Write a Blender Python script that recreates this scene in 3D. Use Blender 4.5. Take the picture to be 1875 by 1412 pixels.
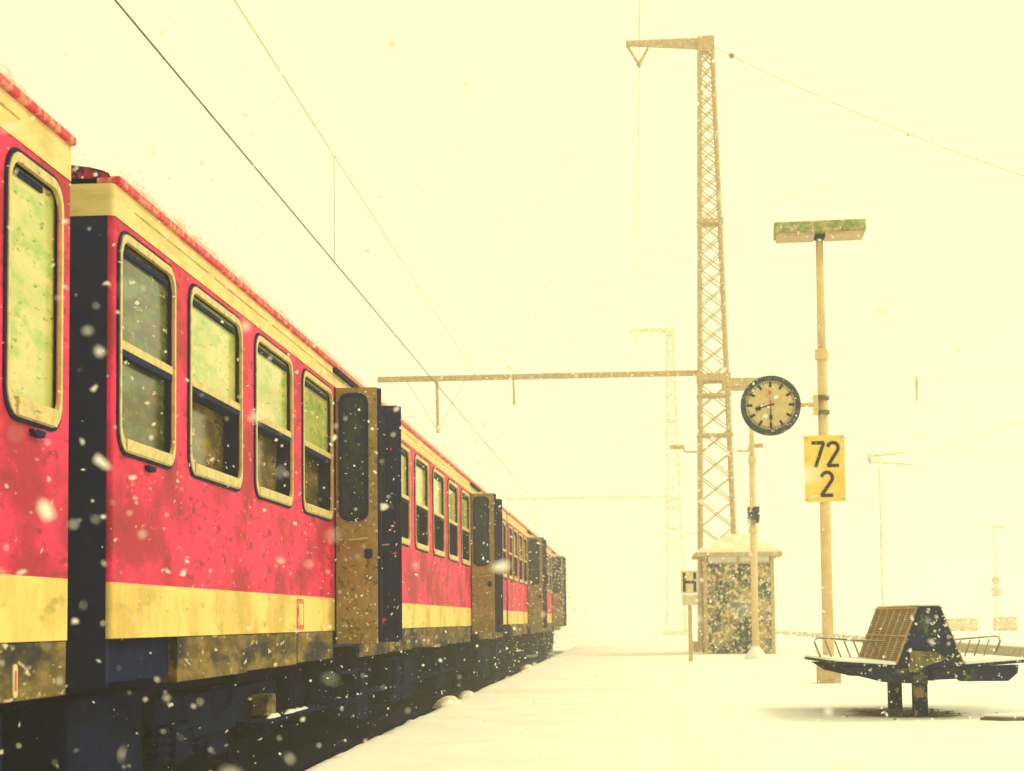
import bpy, math, random
import numpy as np
from mathutils import Vector, Matrix, noise

for o in list(bpy.data.objects):
    bpy.data.objects.remove(o, do_unlink=True)
random.seed(7)
sc = bpy.context.scene
col = sc.collection
PI = math.pi

# ------------------------------------------------------------------ camera
FPX, PPX, PPY, W, H = 3000.0, 937.0, 950.0, 1875.0, 1412.0   # focal length, principal point, frame of the photograph
EYE = Vector((0, 0, 0.95))
ROLL = 0.010
_u, _v = 1160 - PPX, 1135 - PPY                               # where the tracks vanish
_u, _v = _u * math.cos(ROLL) - _v * math.sin(ROLL), _u * math.sin(ROLL) + _v * math.cos(ROLL)
PITCH = math.atan(_v / FPX)
YAW = math.atan(_u * math.cos(PITCH) / FPX)
ROT = Matrix.Rotation(YAW, 3, 'Z') @ Matrix.Rotation(PI / 2 + PITCH, 3, 'X') @ Matrix.Rotation(-ROLL, 3, 'Z')
cam_d = bpy.data.cameras.new('camera')
cam = bpy.data.objects.new('camera', cam_d); col.objects.link(cam)
cam.matrix_world = Matrix.Translation(EYE) @ ROT.to_4x4()
cam_d.sensor_width = 36.0; cam_d.sensor_fit = 'HORIZONTAL'
cam_d.lens = 36.0 * FPX / W
cam_d.shift_x = (W / 2 - PPX) / W
cam_d.shift_y = (PPY - H / 2) / W
cam_d.clip_start = 0.05; cam_d.clip_end = 3000
cam_d.dof.use_dof = True; cam_d.dof.focus_distance = 12.5; cam_d.dof.aperture_fstop = 4.5
sc.camera = cam

def ray(px, py):
    return (ROT @ Vector(((px - PPX) / FPX, (PPY - py) / FPX, -1.0))).normalized()
def P(px, py, Y):                                             # point of that pixel at depth Y
    d = ray(px, py); return EYE + d * (Y / d.y)
def G(px, py, z=0.0):                                         # point of that pixel on the ground
    d = ray(px, py); return EYE + d * ((z - EYE.z) / d.z)

# ------------------------------------------------------------------ sky, sun, exposure
SUN_EL, SUN_AZ = math.radians(42), math.radians(62)           # azimuth clockwise from +Y (to the right of the tracks)
world = bpy.data.worlds.new('World'); sc.world = world; world.use_nodes = True
nt = world.node_tree; nt.nodes.clear()
sky = nt.nodes.new('ShaderNodeTexSky'); sky.sky_type = 'NISHITA'; sky.sun_disc = False
sky.sun_elevation = SUN_EL; sky.sun_rotation = SUN_AZ; sky.dust_density = 5.0; sky.air_density = 0.6
tint = nt.nodes.new('ShaderNodeMixRGB'); tint.blend_type = 'MULTIPLY'; tint.inputs[0].default_value = 1.0
tint.inputs[2].default_value = (1.0, 0.80, 0.30, 1)
nt.links.new(sky.outputs[0], tint.inputs[1])
b1 = nt.nodes.new('ShaderNodeBackground'); b1.inputs[1].default_value = 0.012
nt.links.new(tint.outputs[0], b1.inputs[0])
b2 = nt.nodes.new('ShaderNodeBackground'); b2.inputs[0].default_value = (1.0, 0.985, 0.55, 1); b2.inputs[1].default_value = 0.92   # even snow cloud
add = nt.nodes.new('ShaderNodeAddShader'); out = nt.nodes.new('ShaderNodeOutputWorld')
nt.links.new(b1.outputs[0], add.inputs[0]); nt.links.new(b2.outputs[0], add.inputs[1]); nt.links.new(add.outputs[0], out.inputs[0])
sun_d = bpy.data.lights.new('sun', 'SUN'); sun_d.energy = 1.3; sun_d.angle = math.radians(14); sun_d.color = (1.0, 0.9, 0.62)
sun = bpy.data.objects.new('sun', sun_d); col.objects.link(sun)
sd = Vector((math.sin(SUN_AZ) * math.cos(SUN_EL), math.cos(SUN_AZ) * math.cos(SUN_EL), math.sin(SUN_EL)))
sun.rotation_euler = sd.to_track_quat('Z', 'Y').to_euler(); sun.location = sd * 60
vs = sc.view_settings
vs.view_transform = 'Standard'; vs.look = 'None'; vs.gamma = 1.0; vs.use_curve_mapping = False
vs.exposure = 0.30
sc.render.engine = 'CYCLES'
cy = sc.cycles
cy.use_denoising = True; cy.max_bounces = 8; cy.diffuse_bounces = 3; cy.glossy_bounces = 3
cy.volume_bounces = 2; cy.transparent_max_bounces = 6; cy.use_light_tree = True

# ------------------------------------------------------------------ materials
def mat(name, a, b=None, scale=6.0, stretch=(1, 1, 1), lo=0.4, hi=0.6, rough=0.7, spec=0.4, detail=6.0,
        spots=None, spot_scale=30.0, spot_at=0.62, spot_w=0.04, bump=0.0, bump_scale=40.0, metal=0.0, coat=0.0,
        spots2=None, spot2_scale=9.0, spot2_at=0.6, spot2_w=0.05, up_snow=None, spot_stretch=(1, 1, 1)):
    m = bpy.data.materials.new(name); m.use_nodes = True
    n = m.node_tree.nodes; l = m.node_tree.links
    p = n['Principled BSDF']
    p.inputs['Roughness'].default_value = rough; p.inputs['Specular IOR Level'].default_value = spec
    p.inputs['Metallic'].default_value = metal; p.inputs['Coat Weight'].default_value = coat
    geo = n.new('ShaderNodeNewGeometry')
    mp = n.new('ShaderNodeMapping'); mp.inputs['Scale'].default_value = stretch
    l.new(geo.outputs['Position'], mp.inputs['Vector'])
    ms = n.new('ShaderNodeMapping'); ms.inputs['Scale'].default_value = spot_stretch; l.new(geo.outputs['Position'], ms.inputs['Vector'])
    def nz(sc_, det, src):
        t = n.new('ShaderNodeTexNoise'); t.inputs['Scale'].default_value = sc_; t.inputs['Detail'].default_value = det
        t.inputs['Roughness'].default_value = 0.62
        l.new(src, t.inputs['Vector']); return t.outputs['Fac']
    def ramp(src, x0, x1):
        r = n.new('ShaderNodeMapRange'); r.inputs['From Min'].default_value = x0; r.inputs['From Max'].default_value = x1
        r.interpolation_type = 'SMOOTHSTEP'
        l.new(src, r.inputs['Value']); return r.outputs['Result']
    cur = None
    def mix(c_old, c_new, fac):
        x = n.new('ShaderNodeMixRGB'); l.new(fac, x.inputs[0])
        if isinstance(c_old, tuple): x.inputs[1].default_value = c_old + (1,)
        else: l.new(c_old, x.inputs[1])
        x.inputs[2].default_value = c_new + (1,)
        return x.outputs[0]
    c = tuple(a)
    if b is not None: c = mix(c, tuple(b), ramp(nz(scale, detail, mp.outputs[0]), lo, hi))
    if spots2 is not None: c = mix(c, tuple(spots2), ramp(nz(spot2_scale, 4.0, ms.outputs[0]), spot2_at - spot2_w, spot2_at + spot2_w))
    if spots is not None: c = mix(c, tuple(spots), ramp(nz(spot_scale, 3.0, ms.outputs[0]), spot_at - spot_w, spot_at + spot_w))
    if up_snow is not None:                                    # snow lying on faces that look up
        sx = n.new('ShaderNodeSeparateXYZ'); l.new(geo.outputs['Normal'], sx.inputs[0])
        c = mix(c, (0.86, 0.86, 0.84), ramp(sx.outputs['Z'], up_snow, up_snow + 0.25))
    if isinstance(c, tuple): p.inputs['Base Color'].default_value = c + (1,)
    else: l.new(c, p.inputs['Base Color'])
    if bump:
        bp = n.new('ShaderNodeBump'); bp.inputs['Strength'].default_value = bump; bp.inputs['Distance'].default_value = 0.03
        l.new(nz(bump_scale, 5.0, geo.outputs['Position']), bp.inputs['Height']); l.new(bp.outputs[0], p.inputs['Normal'])
    return m

SN = (0.86, 0.86, 0.84)
M = {}
M['red'] = mat('red_paint', (0.84, 0.022, 0.125), (0.40, 0.012, 0.05), 2.6, (1, .40, 0.65), 0.42, 0.61, 0.6, 0.2, detail=9, spots=(0.80, 0.22, 0.17), spot_scale=22, spot_at=0.69, spot_w=0.06,
               spots2=(0.30, 0.012, 0.04), spot2_scale=17, spot2_at=0.61, spot2_w=0.09, bump=0.10, bump_scale=2.2, spot_stretch=(1, .32, .9))
M['cream'] = mat('cream_paint', (0.86, 0.62, 0.20), (0.62, 0.42, 0.10), 3.0, (1, .55, 0.5), 0.42, 0.64, 0.6, 0.25, detail=9, spots=(0.44, 0.37, 0.08), spot_scale=10, spot_at=0.64, spot_w=0.10, bump=0.08, bump_scale=2.5, spot_stretch=(1, .32, .9))
M['band'] = mat('pale_band_paint', (0.78, 0.60, 0.27), (0.60, 0.47, 0.17), 3, (1, 1, 3), 0.42, 0.66, 0.6, 0.25)
M['band_line'] = mat('band_line', (0.30, 0.24, 0.08), (0.5, 0.4, 0.15), 5)
M['skirt'] = mat('dirty_skirt', (0.12, 0.085, 0.03), (0.27, 0.19, 0.065), 8, (1, .35, 1), 0.4, 0.64, 0.9, 0.15, spots=(0.72, 0.60, 0.42), spot_scale=13, spot_at=0.66, spot_w=0.05,
                 spots2=(0.03, 0.03, 0.04), spot2_scale=4, spot2_at=0.54, spot2_w=0.08, bump=0.3, spot_stretch=(1, .32, .9))
M['black'] = mat('shadow_blue_black', (0.008, 0.015, 0.060), (0.006, 0.011, 0.045), 5, rough=0.95, spec=0.03, spots=(0.7, 0.66, 0.55), spot_scale=24, spot_at=0.75, spot_w=0.02)  # bluish tone of the shadows is put into this black
M['gasket'] = mat('black_rubber', (0.013, 0.020, 0.075), rough=0.9, spec=0.05)
M['frame'] = mat('window_frame', (0.66, 0.52, 0.23), (0.45, 0.36, 0.14), 14, (1, 1, 1), 0.4, 0.7, 0.5, 0.35, spots=(0.25, 0.19, 0.07), spot_scale=24, spot_at=0.67, spot_stretch=(1, .32, .9))
M['pane_up'] = mat('sky_reflection_glass', (0.50, 0.50, 0.15), (0.64, 0.56, 0.22), 4, (1, .35, 1), 0.42, 0.6, 0.12, 0.5, spots=(0.17, 0.22, 0.04), spot_scale=38, spot_at=0.645, spot_w=0.04,
                   spots2=(0.33, 0.45, 0.085), spot2_scale=9, spot2_at=0.56, spot2_w=0.08, spot_stretch=(1, .32, .9))  # pale green base paints the sky's reflection into the panes
M['pane_low'] = mat('dirty_glass', (0.10, 0.075, 0.025), (0.26, 0.18, 0.06), 8, (1, .35, 1), 0.40, 0.66, 0.15, 0.4, spots=(0.72, 0.6, 0.4), spot_scale=20, spot_at=0.69, spot_w=0.03,
                    spots2=(0.035, 0.05, 0.02), spot2_scale=14, spot2_at=0.6, spot2_w=0.05, spot_stretch=(1, .32, .9))
M['pane_dark'] = mat('dark_glass', (0.045, 0.055, 0.03), (0.16, 0.14, 0.05), 10, (1, .35, 1), 0.40, 0.68, 0.15, 0.4, spots=(0.6, 0.55, 0.33), spot_scale=22, spot_at=0.67, spot_w=0.03,
                     spots2=(0.08, 0.14, 0.05), spot2_scale=12, spot2_at=0.57, spot2_w=0.05, spot_stretch=(1, .32, .9))
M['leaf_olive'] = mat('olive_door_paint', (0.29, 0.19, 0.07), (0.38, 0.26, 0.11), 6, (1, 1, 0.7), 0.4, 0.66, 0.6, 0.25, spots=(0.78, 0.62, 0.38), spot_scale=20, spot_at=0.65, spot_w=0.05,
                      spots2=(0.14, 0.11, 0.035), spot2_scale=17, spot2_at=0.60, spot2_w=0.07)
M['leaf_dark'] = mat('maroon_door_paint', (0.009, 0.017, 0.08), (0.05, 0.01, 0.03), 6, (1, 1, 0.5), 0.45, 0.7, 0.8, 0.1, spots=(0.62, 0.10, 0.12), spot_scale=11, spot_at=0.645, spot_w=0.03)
M['glass_black'] = mat('black_glass', (0.012, 0.02, 0.07), (0.02, 0.05, 0.05), 9, rough=0.35, spec=0.15, spots=(0.5, 0.45, 0.3), spot_scale=22, spot_at=0.69, spot_w=0.03)
M['roof'] = mat('snowy_roof', SN, (0.80, 0.72, 0.66), 10, (1, 1, 1), 0.45, 0.6, 0.9, 0.1, spots=(0.50, 0.16, 0.12), spot_scale=17, spot_at=0.68, spot_w=0.05, bump=0.4, bump_scale=25)
def roof_material():
    m = M['roof']; n = m.node_tree.nodes; l = m.node_tree.links; p = n['Principled BSDF']; src = p.inputs['Base Color'].links[0].from_socket
    geo = n.new('ShaderNodeNewGeometry'); sep = n.new('ShaderNodeSeparateXYZ'); l.new(geo.outputs['Normal'], sep.inputs[0])
    t = n.new('ShaderNodeTexNoise'); t.inputs['Scale'].default_value = 40; t.inputs['Detail'].default_value = 6; t.inputs['Roughness'].default_value = .7
    mq = n.new('ShaderNodeMapping'); mq.inputs['Scale'].default_value = (1, .3, 1); l.new(geo.outputs['Position'], mq.inputs['Vector']); l.new(mq.outputs[0], t.inputs['Vector'])
    a = n.new('ShaderNodeMath'); a.operation = 'MULTIPLY_ADD'; a.inputs[1].default_value = .30; l.new(sep.outputs['Z'], a.inputs[0]); l.new(t.outputs['Fac'], a.inputs[2])
    q = n.new('ShaderNodeMapRange'); q.inputs[1].default_value = .44; q.inputs[2].default_value = .74; l.new(a.outputs[0], q.inputs[0])
    x = n.new('ShaderNodeMixRGB'); l.new(q.outputs[0], x.inputs[0]); x.inputs[1].default_value = (.56, .27, .20, 1); l.new(src, x.inputs[2]); l.new(x.outputs[0], p.inputs['Base Color'])
roof_material()
M['roof_edge'] = mat('red_gutter', (0.66, 0.04, 0.09), (0.74, 0.30, 0.22), 14, (1, 1, 1), 0.45, 0.62, 0.7, 0.2, spot_stretch=(1, .32, .9))
M['roof_end'] = mat('roof_end', (0.40, 0.03, 0.06), (0.03, 0.02, 0.06), 14, (1, 1, 1), 0.45, 0.55, 0.8, 0.1, spots=SN, spot_scale=18, spot_at=0.60)
M['snow'] = mat('snow', SN, (0.82, 0.80, 0.77), 1.2, (1, 1, 1), 0.4, 0.65, 0.85, 0.15, bump=0.25, bump_scale=9)
M['snow_dirty'] = mat('dirty_snow', (0.70, 0.60, 0.42), (0.30, 0.20, 0.10), 18, (1, 1, 1), 0.50, 0.66, 0.9, 0.1, spots=SN, spot_scale=9, spot_at=0.52, spot_w=0.06, bump=0.5, bump_scale=30)
M['ballast'] = mat('ballast', (0.006, 0.010, 0.045), (0.010, 0.012, 0.04), 20, rough=1.0, spec=0.0, spots=(0.4, 0.35, 0.25), spot_scale=14, spot_at=0.78, spot_w=0.03, bump=0.8, bump_scale=16)  # shade under the train is put into this near-black
M['kerb'] = mat('edge_stone', (0.20, 0.14, 0.07), (0.10, 0.07, 0.05), 12, rough=0.9)
M['kerb_pale'] = mat('far_edge_stone', (0.42, 0.30, 0.17), (0.28, 0.2, 0.12), 9, rough=0.9)
M['steel'] = mat('frosted_steel', (0.52, 0.34, 0.16), (0.66, 0.46, 0.25), 9, (1, 1, 1), 0.4, 0.64, 0.8, 0.2, spots=(0.26, 0.23, 0.08), spot_scale=16, spot_at=0.65)
M['steel_far'] = mat('haze_pale_steel', (0.66, 0.58, 0.40), (0.76, 0.70, 0.52), 5, rough=0.9, spec=0.1)  # pale colour stands in for haze over distant steel
M['pole'] = mat('pale_pole_paint', (0.72, 0.50, 0.25), (0.80, 0.59, 0.33), 5, (1, 1, 0.5), 0.4, 0.62, 0.7, 0.25, spots=(0.56, 0.36, 0.17), spot_scale=18, spot_at=0.66)
M['lamp_green'] = mat('lamp_housing', (0.22, 0.26, 0.07), (0.56, 0.40, 0.22), 9, (1, 1, 1), 0.42, 0.58, 0.6, 0.3, spots=(0.2, 0.34, 0.08), spot_scale=20, spot_at=0.58)
M['lamp_under'] = mat('lamp_diffuser', (0.62, 0.42, 0.25), (0.5, 0.33, 0.2), 12, rough=0.5)
M['dark'] = mat('shadow_blue_metal', (0.008, 0.018, 0.085), (0.016, 0.022, 0.07), 8, rough=0.85, spec=0.1)  # bluish shadow tone is put into this dark base colour
M['bench_end'] = mat('navy_bench_panel', (0.012, 0.018, 0.065), (0.05, 0.045, 0.03), 7, (1, 1, 1), 0.53, 0.68, 0.8, 0.1, spots=(0.72, 0.68, 0.5), spot_scale=17, spot_at=0.645, spot_w=0.025,
                       spots2=(0.13, 0.14, 0.04), spot2_scale=6, spot2_at=0.61, spot2_w=0.06)
M['olive'] = mat('olive_metal', (0.20, 0.16, 0.05), (0.09, 0.08, 0.03), 9, rough=0.8, spots=(0.6, 0.55, 0.35), spot_scale=20, spot_at=0.64)
M['slat'] = mat('bench_slat', (0.56, 0.36, 0.19), (0.40, 0.29, 0.12), 14, rough=0.75, spots=(0.7, 0.58, 0.4), spot_scale=24, spot_at=0.63)
M['wire_mesh'] = mat('bench_wire', (0.34, 0.26, 0.11), (0.52, 0.36, 0.19), 22, rough=0.7)
M['bar_metal'] = mat('armrest_tube', (0.20, 0.14, 0.08), (0.40, 0.3, 0.17), 9, rough=0.6, up_snow=0.55)
M['leg_lit'] = mat('bench_leg_lit_patches', (0.012, 0.018, 0.07), (0.46, 0.33, 0.14), 4.5, (1, 1, 1), 0.50, 0.58, 0.8, 0.1, spots=(0.7, 0.66, 0.5), spot_scale=20, spot_at=0.68)  # cream patches paint the light on the near leg
M['concrete'] = mat('concrete', (0.50, 0.34, 0.17), (0.60, 0.44, 0.24), 8, rough=0.9, spots=(0.24, 0.15, 0.07), spot_scale=13, spot_at=0.66, up_snow=0.5)
M['sign'] = mat('sign_yellow', (0.84, 0.58, 0.085), (0.88, 0.66, 0.16), 5, rough=0.5, spots=(0.7, 0.45, 0.12), spot_scale=14, spot_at=0.69)
M['ink'] = mat('sign_ink', (0.02, 0.016, 0.03), (0.03, 0.022, 0.02), 20, rough=0.8, spec=0.1, spots=(0.6, 0.4, 0.1), spot_scale=44, spot_at=0.67)
M['sign_white'] = mat('sign_white', (0.66, 0.54, 0.33), (0.74, 0.62, 0.4), 8, rough=0.6)
M['clock_face'] = mat('clock_face', (0.60, 0.46, 0.20), (0.70, 0.52, 0.27), 5, rough=0.4, spots=(0.40, 0.38, 0.1), spot_scale=22, spot_at=0.62)
M['clock_rim'] = mat('clock_rim', (0.012, 0.018, 0.075), (0.03, 0.05, 0.04), 12, rough=0.7, spots=(0.6, 0.56, 0.42), spot_scale=20, spot_at=0.64, spot_w=0.03)
M['red_hand'] = mat('red_hand', (0.65, 0.10, 0.05), rough=0.6)
M['hut_wall'] = mat('reflection_mottled_panel', (0.015, 0.018, 0.03), (0.46, 0.33, 0.15), 2.2, (1, 1, 1), 0.42, 0.62, 0.9, 0.1, detail=10, spots=(0.78, 0.60, 0.36), spot_scale=8, spot_at=0.55, spot_w=0.05,
                      spots2=(0.07, 0.15, 0.045), spot2_scale=6, spot2_at=0.58, spot2_w=0.04, bump=0.3)  # mottling paints glass reflections and a dark interior onto the walls
M['hut_roof'] = mat('peach_snow', (0.78, 0.66, 0.46), (0.84, 0.78, 0.68), 2.5, rough=0.9)
M['hut_glass'] = mat('hut_window', (0.80, 0.78, 0.7), rough=0.3)
M['hut_post'] = mat('hut_post', (0.48, 0.33, 0.15), (0.6, 0.45, 0.25), 10, rough=0.8)
M['wire'] = mat('copper_wire', (0.10, 0.05, 0.03), (0.22, 0.12, 0.06), 2.5, (1, 1, 1), 0.4, 0.6, 0.7)
M['wire_pale'] = mat('frosted_wire', (0.50, 0.38, 0.14), (0.62, 0.5, 0.24), 3, rough=0.8)
M['porcelain'] = mat('brown_insulator', (0.26, 0.11, 0.06), rough=0.4)

# ------------------------------------------------------------------ helpers
class MB:
    def __init__(s): s.v, s.f = [], []
    def poly(s, pts):
        b = len(s.v); s.v += [tuple(p) for p in pts]; s.f.append(tuple(range(b, b + len(pts)))); return s
    def box(s, x0, x1, y0, y1, z0, z1):
        b = len(s.v)
        s.v += [(x0, y0, z0), (x1, y0, z0), (x1, y1, z0), (x0, y1, z0), (x0, y0, z1), (x1, y0, z1), (x1, y1, z1), (x0, y1, z1)]
        for q in ((3, 2, 1, 0), (4, 5, 6, 7), (0, 1, 5, 4), (1, 2, 6, 5), (2, 3, 7, 6), (3, 0, 4, 7)):
            s.f.append(tuple(b + i for i in q))
        return s
    def prism(s, pts, axis, a, b_):                            # outline in the other two axes, swept along axis
        n = len(pts); b = len(s.v)
        for t in (a, b_):
            for (u, w) in pts:
                s.v.append({'x': (t, u, w), 'y': (u, t, w), 'z': (u, w, t)}[axis])
        s.f.append(tuple(b + i for i in range(n))[::-1]); s.f.append(tuple(b + n + i for i in range(n)))
        for i in range(n):
            j = (i + 1) % n; s.f.append((b + i, b + j, b + n + j, b + n + i))
        return s
    def tube(s, pts, r, n=8, cap=True):
        pts = [Vector(p) for p in pts]; rs = r if isinstance(r, (list, tuple)) else [r] * len(pts)
        b = len(s.v); up = None
        for i, p in enumerate(pts):
            d = (pts[min(i + 1, len(pts) - 1)] - pts[max(i - 1, 0)]).normalized()
            if up is None: up = Vector((0, 0, 1)) if abs(d.z) < 0.9 else Vector((1, 0, 0))
            x = d.cross(up).normalized(); y = d.cross(x).normalized()
            for k in range(n):
                a = 2 * PI * k / n + PI / n; s.v.append(tuple(p + (x * math.cos(a) + y * math.sin(a)) * rs[i]))
        for i in range(len(pts) - 1):
            for k in range(n):
                k2 = (k + 1) % n; s.f.append((b + i * n + k, b + i * n + k2, b + (i + 1) * n + k2, b + (i + 1) * n + k))
        if cap:
            s.f.append(tuple(b + k for k in range(n))[::-1]); e = b + (len(pts) - 1) * n; s.f.append(tuple(e + k for k in range(n)))
        return s
    def build(s, name, m, parent=None, loc=(0, 0, 0), smooth=False, bevel=0.0):
        me = bpy.data.meshes.new(name); me.from_pydata(s.v, [], s.f); me.update()
        if m is not None: me.materials.append(m)
        if smooth: me.polygons.foreach_set('use_smooth', [True] * len(me.polygons))
        o = obj(name, me, parent, loc)
        if bevel:
            bv = o.modifiers.new('bevel', 'BEVEL'); bv.width = bevel; bv.segments = 2; bv.limit_method = 'ANGLE'
        return o
def obj(name, me, parent=None, loc=(0, 0, 0), rot=None):
    o = bpy.data.objects.new(name, me); col.objects.link(o); o.parent = parent; o.location = loc
    if rot is not None: o.rotation_euler = rot
    return o
def tag(o, label, cat, group=None):
    o['label'] = label; o['category'] = cat
    if group: o['group'] = group
    return o
def thing(name, loc, label, cat, group=None, rz=0):
    o = bpy.data.objects.new(name, None); col.objects.link(o); o.location = loc; o.rotation_euler = (0, 0, rz)
    return tag(o, label, cat, group)
def struct(o): o['kind'] = 'structure'; return o
_unit = {}
def bar(name, m, parent, p0, p1, w, d=None):                   # a straight steel section that shares one mesh
    d = d or w
    if m.name not in _unit:
        mb = MB().box(-.5, .5, -.5, .5, 0, 1); me = bpy.data.meshes.new('bar_' + m.name); me.from_pydata(mb.v, [], mb.f); me.materials.append(m); _unit[m.name] = me
    p0, p1 = Vector(p0), Vector(p1); v = p1 - p0
    o = obj(name, _unit[m.name], parent, p0); o.rotation_mode = 'QUATERNION'; o.rotation_quaternion = v.to_track_quat('Z', 'Y'); o.scale = (w, d, v.length)
    return o
def rrect(w, h, r, n=5):                                       # rounded rectangle centred in y, standing on 0
    pts = []
    for cx, cz, a0 in ((w / 2 - r, h - r, 0), (-w / 2 + r, h - r, PI / 2), (-w / 2 + r, r, PI), (w / 2 - r, r, 1.5 * PI)):
        for k in range(n + 1):
            a = a0 + PI / 2 * k / n; pts.append((cx + r * math.cos(a), cz + r * math.sin(a)))
    return pts
def ring(mb, outer, inner, x0, x1):
    n = len(outer); b = len(mb.v)
    for x, q in ((x0, outer), (x1, outer), (x1, inner), (x0, inner)):
        mb.v += [(x, u, w) for u, w in q]
    for i in range(n):
        j = (i + 1) % n
        for k in range(3): mb.f.append((b + k * n + i, b + k * n + j, b + (k + 1) * n + j, b + (k + 1) * n + i))
    return mb
def text_mesh(body, size, m, extrude=0.004):
    cu = bpy.data.curves.new('t', 'FONT'); cu.body = body; cu.size = size; cu.extrude = extrude; cu.align_x = 'CENTER'; cu.align_y = 'CENTER'
    o = bpy.data.objects.new('t', cu); col.objects.link(o)
    dg = bpy.context.evaluated_depsgraph_get(); dg.update()
    me = bpy.data.meshes.new_from_object(o.evaluated_get(dg)); bpy.data.objects.remove(o, do_unlink=True)
    me.materials.clear(); me.materials.append(m); return me

# ================================================================== THE SETTING
PE, PR = -2.20, 6.5                                            # platform edges
struct(MB().poly([(-380, -45, -.56), (380, -45, -.56), (380, 680, -.56), (-380, 680, -.56)]).build('ground', M['snow']))
struct(MB().box(-30, PE - .02, -40, 63.5, -.56, -.46).build('track_bed', M['ballast']))  # widened to the left to keep the view under the train dark
struct(MB().box(PR - .1, 10.55, -40, 300, -.555, -.2).build('snowed_track', M['snow']))
struct(MB().box(-30, PE - .02, 63.52, 300, -.555, -.22).build('snowed_track', M['snow']))
def platform_mesh():
    mb = MB()
    xs = [PE - .05, PE - .03, PE + .0, PE + .05, PE + .12, PE + .22] + [PE + .22 + (PR - PE - .22) * k / 26 for k in range(1, 27)]
    ys = [-30, -10, 0] + [1 + .16 * k for k in range(0, 170)] + [28.2 + .6 * k for k in range(0, 60)] + [70, 90, 130, 200, 300]
    for y in ys:
        for i, x in enumerate(xs):
            w = noise.noise(Vector((x * .5, y * .35, 3))) * .02 + noise.noise(Vector((x * 1.7, y * 1.4, 8))) * .008
            e = noise.noise(Vector((y * 2.1, 1, 5))) * .05 + noise.noise(Vector((y * 6.3, 2, 5))) * .028
            z = w; xx = x
            if i < 6:
                z = w + (-.16, -.08, -.03, -.005, .006, .006)[i] + e * .35; xx = x + e * (1, .9, .7, .4, .2, 0)[i]
            if i == 0: z = -.12 + e * .4
            if x > PR - .3: z -= .05
            d2 = ((x - 2.77) / .75) ** 2 + ((y - 16.9) / .85) ** 2
            z -= .035 * math.exp(-d2 * 1.3)
            mb.v.append((xx, y, z))
    n = len(xs)
    for j in range(len(ys) - 1):
        for i in range(n - 1):
            mb.f.append((j * n + i, j * n + i + 1, (j + 1) * n + i + 1, (j + 1) * n + i))
    return mb
def snow_platform_mat():
    m = M['snow'].copy(); m.name = 'platform_snow'; n = m.node_tree.nodes; l = m.node_tree.links
    p = n['Principled BSDF']; src = p.inputs['Base Color'].links[0].from_socket
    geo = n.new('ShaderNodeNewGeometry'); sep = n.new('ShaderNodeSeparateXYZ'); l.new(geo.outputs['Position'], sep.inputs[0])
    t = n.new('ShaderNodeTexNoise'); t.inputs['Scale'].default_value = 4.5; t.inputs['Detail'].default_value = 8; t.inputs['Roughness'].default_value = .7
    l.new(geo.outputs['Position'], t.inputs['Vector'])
    def mth(op, a, b):
        x = n.new('ShaderNodeMath'); x.operation = op
        for k, q in enumerate((a, b)):
            if isinstance(q, (int, float)): x.inputs[k].default_value = q
            else: l.new(q, x.inputs[k])
        return x.outputs[0]
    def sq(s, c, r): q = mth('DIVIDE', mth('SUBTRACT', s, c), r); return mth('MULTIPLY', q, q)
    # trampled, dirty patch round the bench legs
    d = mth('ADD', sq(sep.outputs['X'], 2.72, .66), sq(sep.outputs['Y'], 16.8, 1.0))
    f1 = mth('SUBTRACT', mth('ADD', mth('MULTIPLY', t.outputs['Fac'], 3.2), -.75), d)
    # worn strip along the platform edge
    f2 = mth('SUBTRACT', mth('ADD', mth('MULTIPLY', t.outputs['Fac'], .5), PE - .16), sep.outputs['X'])
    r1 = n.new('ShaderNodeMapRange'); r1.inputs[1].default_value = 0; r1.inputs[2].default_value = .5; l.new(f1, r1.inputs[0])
    r2 = n.new('ShaderNodeMapRange'); r2.inputs[1].default_value = 0; r2.inputs[2].default_value = .12; l.new(f2, r2.inputs[0])
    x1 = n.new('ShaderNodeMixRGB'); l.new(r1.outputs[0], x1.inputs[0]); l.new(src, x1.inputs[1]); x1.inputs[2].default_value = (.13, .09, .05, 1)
    x2 = n.new('ShaderNodeMixRGB'); l.new(r2.outputs[0], x2.inputs[0]); l.new(x1.outputs[0], x2.inputs[1]); x2.inputs[2].default_value = (.24, .16, .08, 1)
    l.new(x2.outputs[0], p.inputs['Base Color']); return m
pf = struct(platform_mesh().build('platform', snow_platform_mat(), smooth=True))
k_ = MB().box(PE, PR - .02, -30, 300, -.555, -.14).build('platform_body', M['kerb'], pf)
ts = random.Random(4)
for k in range(40):                                            # edge stones of the platform under the snow lip
    y = 4 + k * 1.2
    MB().box(PE - .055, PE - .003, y + .01, y + 1.19, -.40, -.125 - ts.random() * .012).build('edge_stone', M['kerb'], pf)
fp = struct(MB().box(10.6, 40, 20, 300, -.555, .12).build('far_platform', M['snow']))
for k in range(60):
    MB().box(10.54, 10.597, 20 + k * 2, 20 + k * 2 + 1.97, -.25, .08).build('edge_stone', M['kerb_pale'], fp)
for x in (-2.67 - 1.41 + .7175, -2.67 - 1.41 - .7175):
    tr = struct(MB().box(x - .035, x + .035, -40, 200, -.46, -.30).build('rail', M['black']))
tb = bpy.data.objects['track_bed']

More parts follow.
